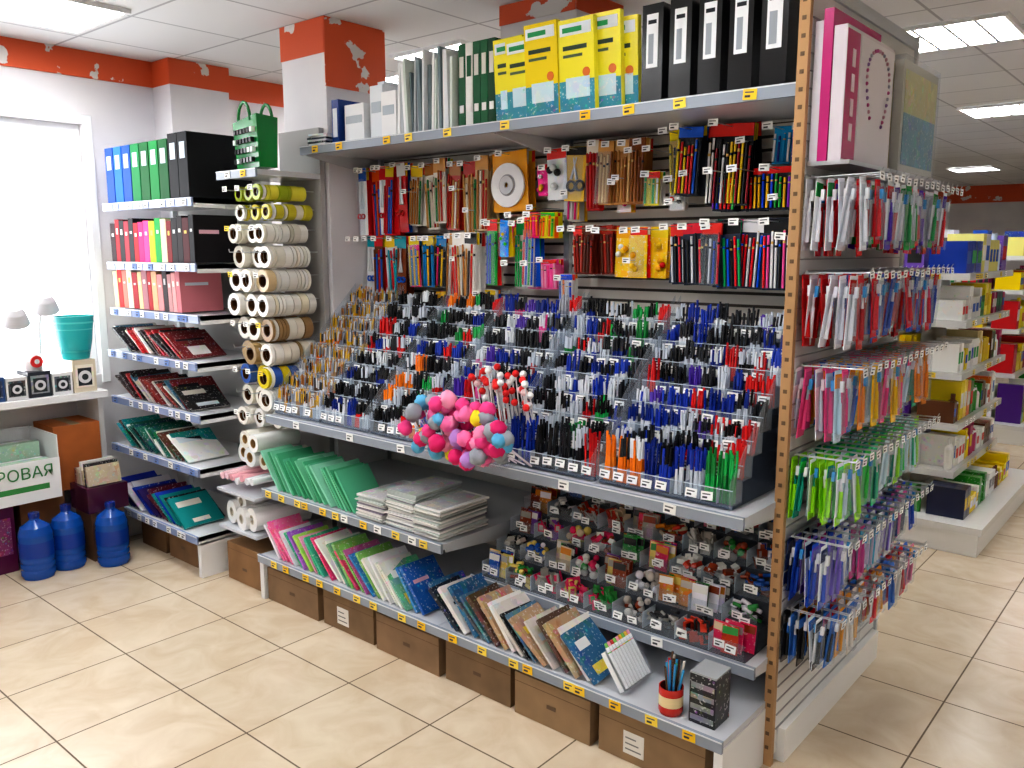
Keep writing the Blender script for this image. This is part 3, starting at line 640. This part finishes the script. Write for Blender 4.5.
to=bpy.data.objects.new('bin_sign_text',cu); bpy.context.collection.objects.link(to)
to.matrix_world=Matrix(((0,0,1,-4.7165),(1,0,0,1.46),(0,1,0,.51),(0,0,0,1))); to.parent=bino
tm,ntt,bb=newmat('green_ink'); bb.inputs['Base Color'].default_value=lin('#2f7d46'); cu.materials.append(tm)
carton(-5.1,-4.83,1.6,1.83,.001,.375,'#8a5a34'); carton(-5.1,-4.83,1.8,2.05,.377,.74,'#b86830')
mb=MB(); mb.box(-5.1,-4.8,1.28,1.56,.001,.37,'#5a1c44',GL); mb.box(-4.8,-4.799,1.3,1.54,.1,.3,'#8a4070',PR); mb.build('purple_gift_box',.003)
mb=MB()
mb.box(-4.82,-4.6,1.86,2.08,.28,.42,'#4a1a38',GL)
for i in range(7): book(mb,T(-4.8+i*.026,1.88,.421)@RY(U(-14,6)),.18,U(.06,.13),.02,CH(['#e8e4dc','#c8b8a0','#7a4030','#2a2a30']),PR)
mb.box(-4.82,-4.62,1.88,2.06,.001,.279,'#76543a',CB)
mb.build('book_crate')
def bottle(x,y):
    mb=MB(); M=T(x,y,.001); p=[(.001,0),(.075,0),(.083,.02)]
    for i in range(5): p+= [(.083,.04+i*.035),(.078,.05+i*.035),(.083,.06+i*.035)]
    p+=[(.083,.235),(.07,.275),(.035,.3),(.024,.31),(.024,.325)]
    mb.lathe(p,28,'#1a4fb0',WL,M)
    mb.lathe([(.027,.32),(.027,.345),(.001,.346)],20,'#0c2c80',GL,M)
    mb.lathe([(.0845,.12),(.0845,.2)],28,'#083c98',GL,M)
    mb.cyl((x-.04,y,.31),(x+.04,y,.31),.006,.006,8,'#2050b8',GL); mb.build('water_bottle')
for p in ((-4.64,1.60),(-4.66,1.765),(-4.53,1.945)): bottle(*p)
# ---------------------------------------------------------------- far gondola(s)
def products(mb,x0,x1,y,z,hmax,axis,cols,dep=.2,wr=(.035,.09)):
    q=x0
    while q<x1-.04:
        w=U(*wr); h=hmax*U(.5,.95); c=CH(cols); c2=CH(['#f4f4f0','#e8c010','#d02828','#303030','#2858b0','#30a050']); n=RI(1,3)
        for i in range(n):
            if q+w>x1: break
            k=RI(0,3)
            if axis=='x': bx=(q,q+w-.004,y,y+dep)
            else: bx=(y-dep,y,q,q+w-.004)
            cx=(bx[0]+bx[1])/2; cy=(bx[2]+bx[3])/2
            if k==0 and w<.1:
                r=w*.45; cx2=cx if axis=='x' else y-r; cy2=y+r if axis=='x' else cy
                mb.lathe([(.001,0),(r,0),(r,h*.65,'#f0f0f0'),(r*.9,h*.72),(r*.4,h*.8),(r*.4,h),(.001,h)],12,c,GL,T(cx2,cy2,z))
            else:
                mb.box(*bx,z,z+h,c,GL if k<3 else PR)
                if axis=='x': mb.box(bx[0]+w*.12,bx[1]-w*.12,y-.001,y,z+h*.3,z+h*.7,c2,GL)
                else: mb.box(y,y+.001,bx[2]+w*.12,bx[3]-w*.12,z+h*.3,z+h*.7,c2,GL)
            q+=w
        q+=.004
bright=['#e8c800','#f0d000','#e8e8e4','#f4f4f0','#4a1880','#f4f4f0','#c01820','#2a8a2a','#e8d8a0','#182040','#f0d820','#d86818','#e8e8e4','#b03060','#6a4028']
blu=['#c8dcf4','#1a50b8','#7a58b8','#e8e8f0','#30a0d8','#1a3ca0','#e8e080','#e8e8f0']
def gond(x0,x1,y0,y1,levels,name):
    mb=MB()
    mb.box(x0,x1+.2,y0-.2,y1+.2,0,.13,'#f0f0ee',GL); mb.box(x0,x1+.22,y0-.22,y1+.22,.13,.17,'#e8e8e6',GL)
    mb.box(x0,x1-.3,(y0+y1)/2-.03,(y0+y1)/2+.03,.17,1.6,'#e6e6e4',MT); mb.box(x1-.33,x1-.3,y0+.3,y1-.3,.17,1.6,'#e6e6e4',MT)
    for i,z in enumerate(levels):
        if i>0:
            mb.box(x0,x1,y0,y1,z-.03,z-.002,'#e8e8e6',GL)
            mb.box(x0,x1,y0-.012,y0,z-.04,z,'#d8d8d6',GL); mb.box(x1,x1+.012,y0-.012,y1,z-.04,z,'#d8dad6',GL)
            for k in range(8): 
                tag(mb,U(x0+.1,x1-.1),y0-.016,z-.02,.05,.03,CH(['#f4f4f0','#f0d040'])); tag(mb,x1+.014,U(y0+.1,y1-.1),z-.02,.05,.03,CH(['#f4f4f0','#f0d040']),'x')
    ob=mb.build(name)
    mb=MB()
    for i,z in enumerate(levels):
        hm=(levels[i+1]-z-.06) if i+1<len(levels) else .26
        top=i==len(levels)-1
        cs=blu if top else bright; wr=(.08,.16) if top else (.035,.085)
        yy=y0+.02 if i else y0-.1; xx=x1-.02 if i else x1+.1
        products(mb,x0+.02,xx-.22,yy,z,hm,'x',cs,wr=wr); products(mb,yy,y1,xx,z,hm,'y',cs,wr=wr)
    mb.build('packaged_goods')
gond(-3.8,-1.13,5.3,6.5,[.172,.42,.7,1.0,1.3,1.57],'grocery_gondola')
gond(-4.5,-1.4,8.6,9.8,[.172,.6,1.0,1.35,1.65],'grocery_gondola')
gond(.3,1.6,9.5,10.5,[.172,.6,1.0,1.35,1.65],'grocery_gondola')
# ---------------------------------------------------------------- lighting, camera
w=bpy.data.worlds.new('World'); bpy.context.scene.world=w; w.use_nodes=True
bg=w.node_tree.nodes['Background']; bg.inputs[0].default_value=(.95,.97,1,1); bg.inputs[1].default_value=6.0
ld=bpy.data.lights.new('window_portal','AREA'); ld.shape='RECTANGLE'; ld.size=1.4; ld.size_y=1.7
lo=bpy.data.objects.new('window_portal',ld); bpy.context.collection.objects.link(lo)
lo.location=(XL-.16,(wy0+wy1)/2,(wz0+wz1)/2); lo.rotation_euler=Vector((1,0,0)).to_track_quat('-Z','Z').to_euler()
try: ld.cycles.is_portal=True
except Exception as e: print(e)
cd=bpy.data.cameras.new('camera'); cam=bpy.data.objects.new('camera',cd); bpy.context.collection.objects.link(cam)
cd.sensor_width=36; cd.lens=29.53; cd.clip_start=.05; cam.location=(0,0,1.7)
p=math.radians(9.06)
d=Vector((-.648*math.cos(p),.762*math.cos(p),-math.sin(p)))
cam.rotation_euler=d.to_track_quat('-Z','Y').to_euler()
bpy.context.scene.camera=cam
try:
    bpy.context.scene.view_settings.view_transform='Standard'
    bpy.context.scene.view_settings.look='Medium High Contrast'
except Exception as e: print(e)
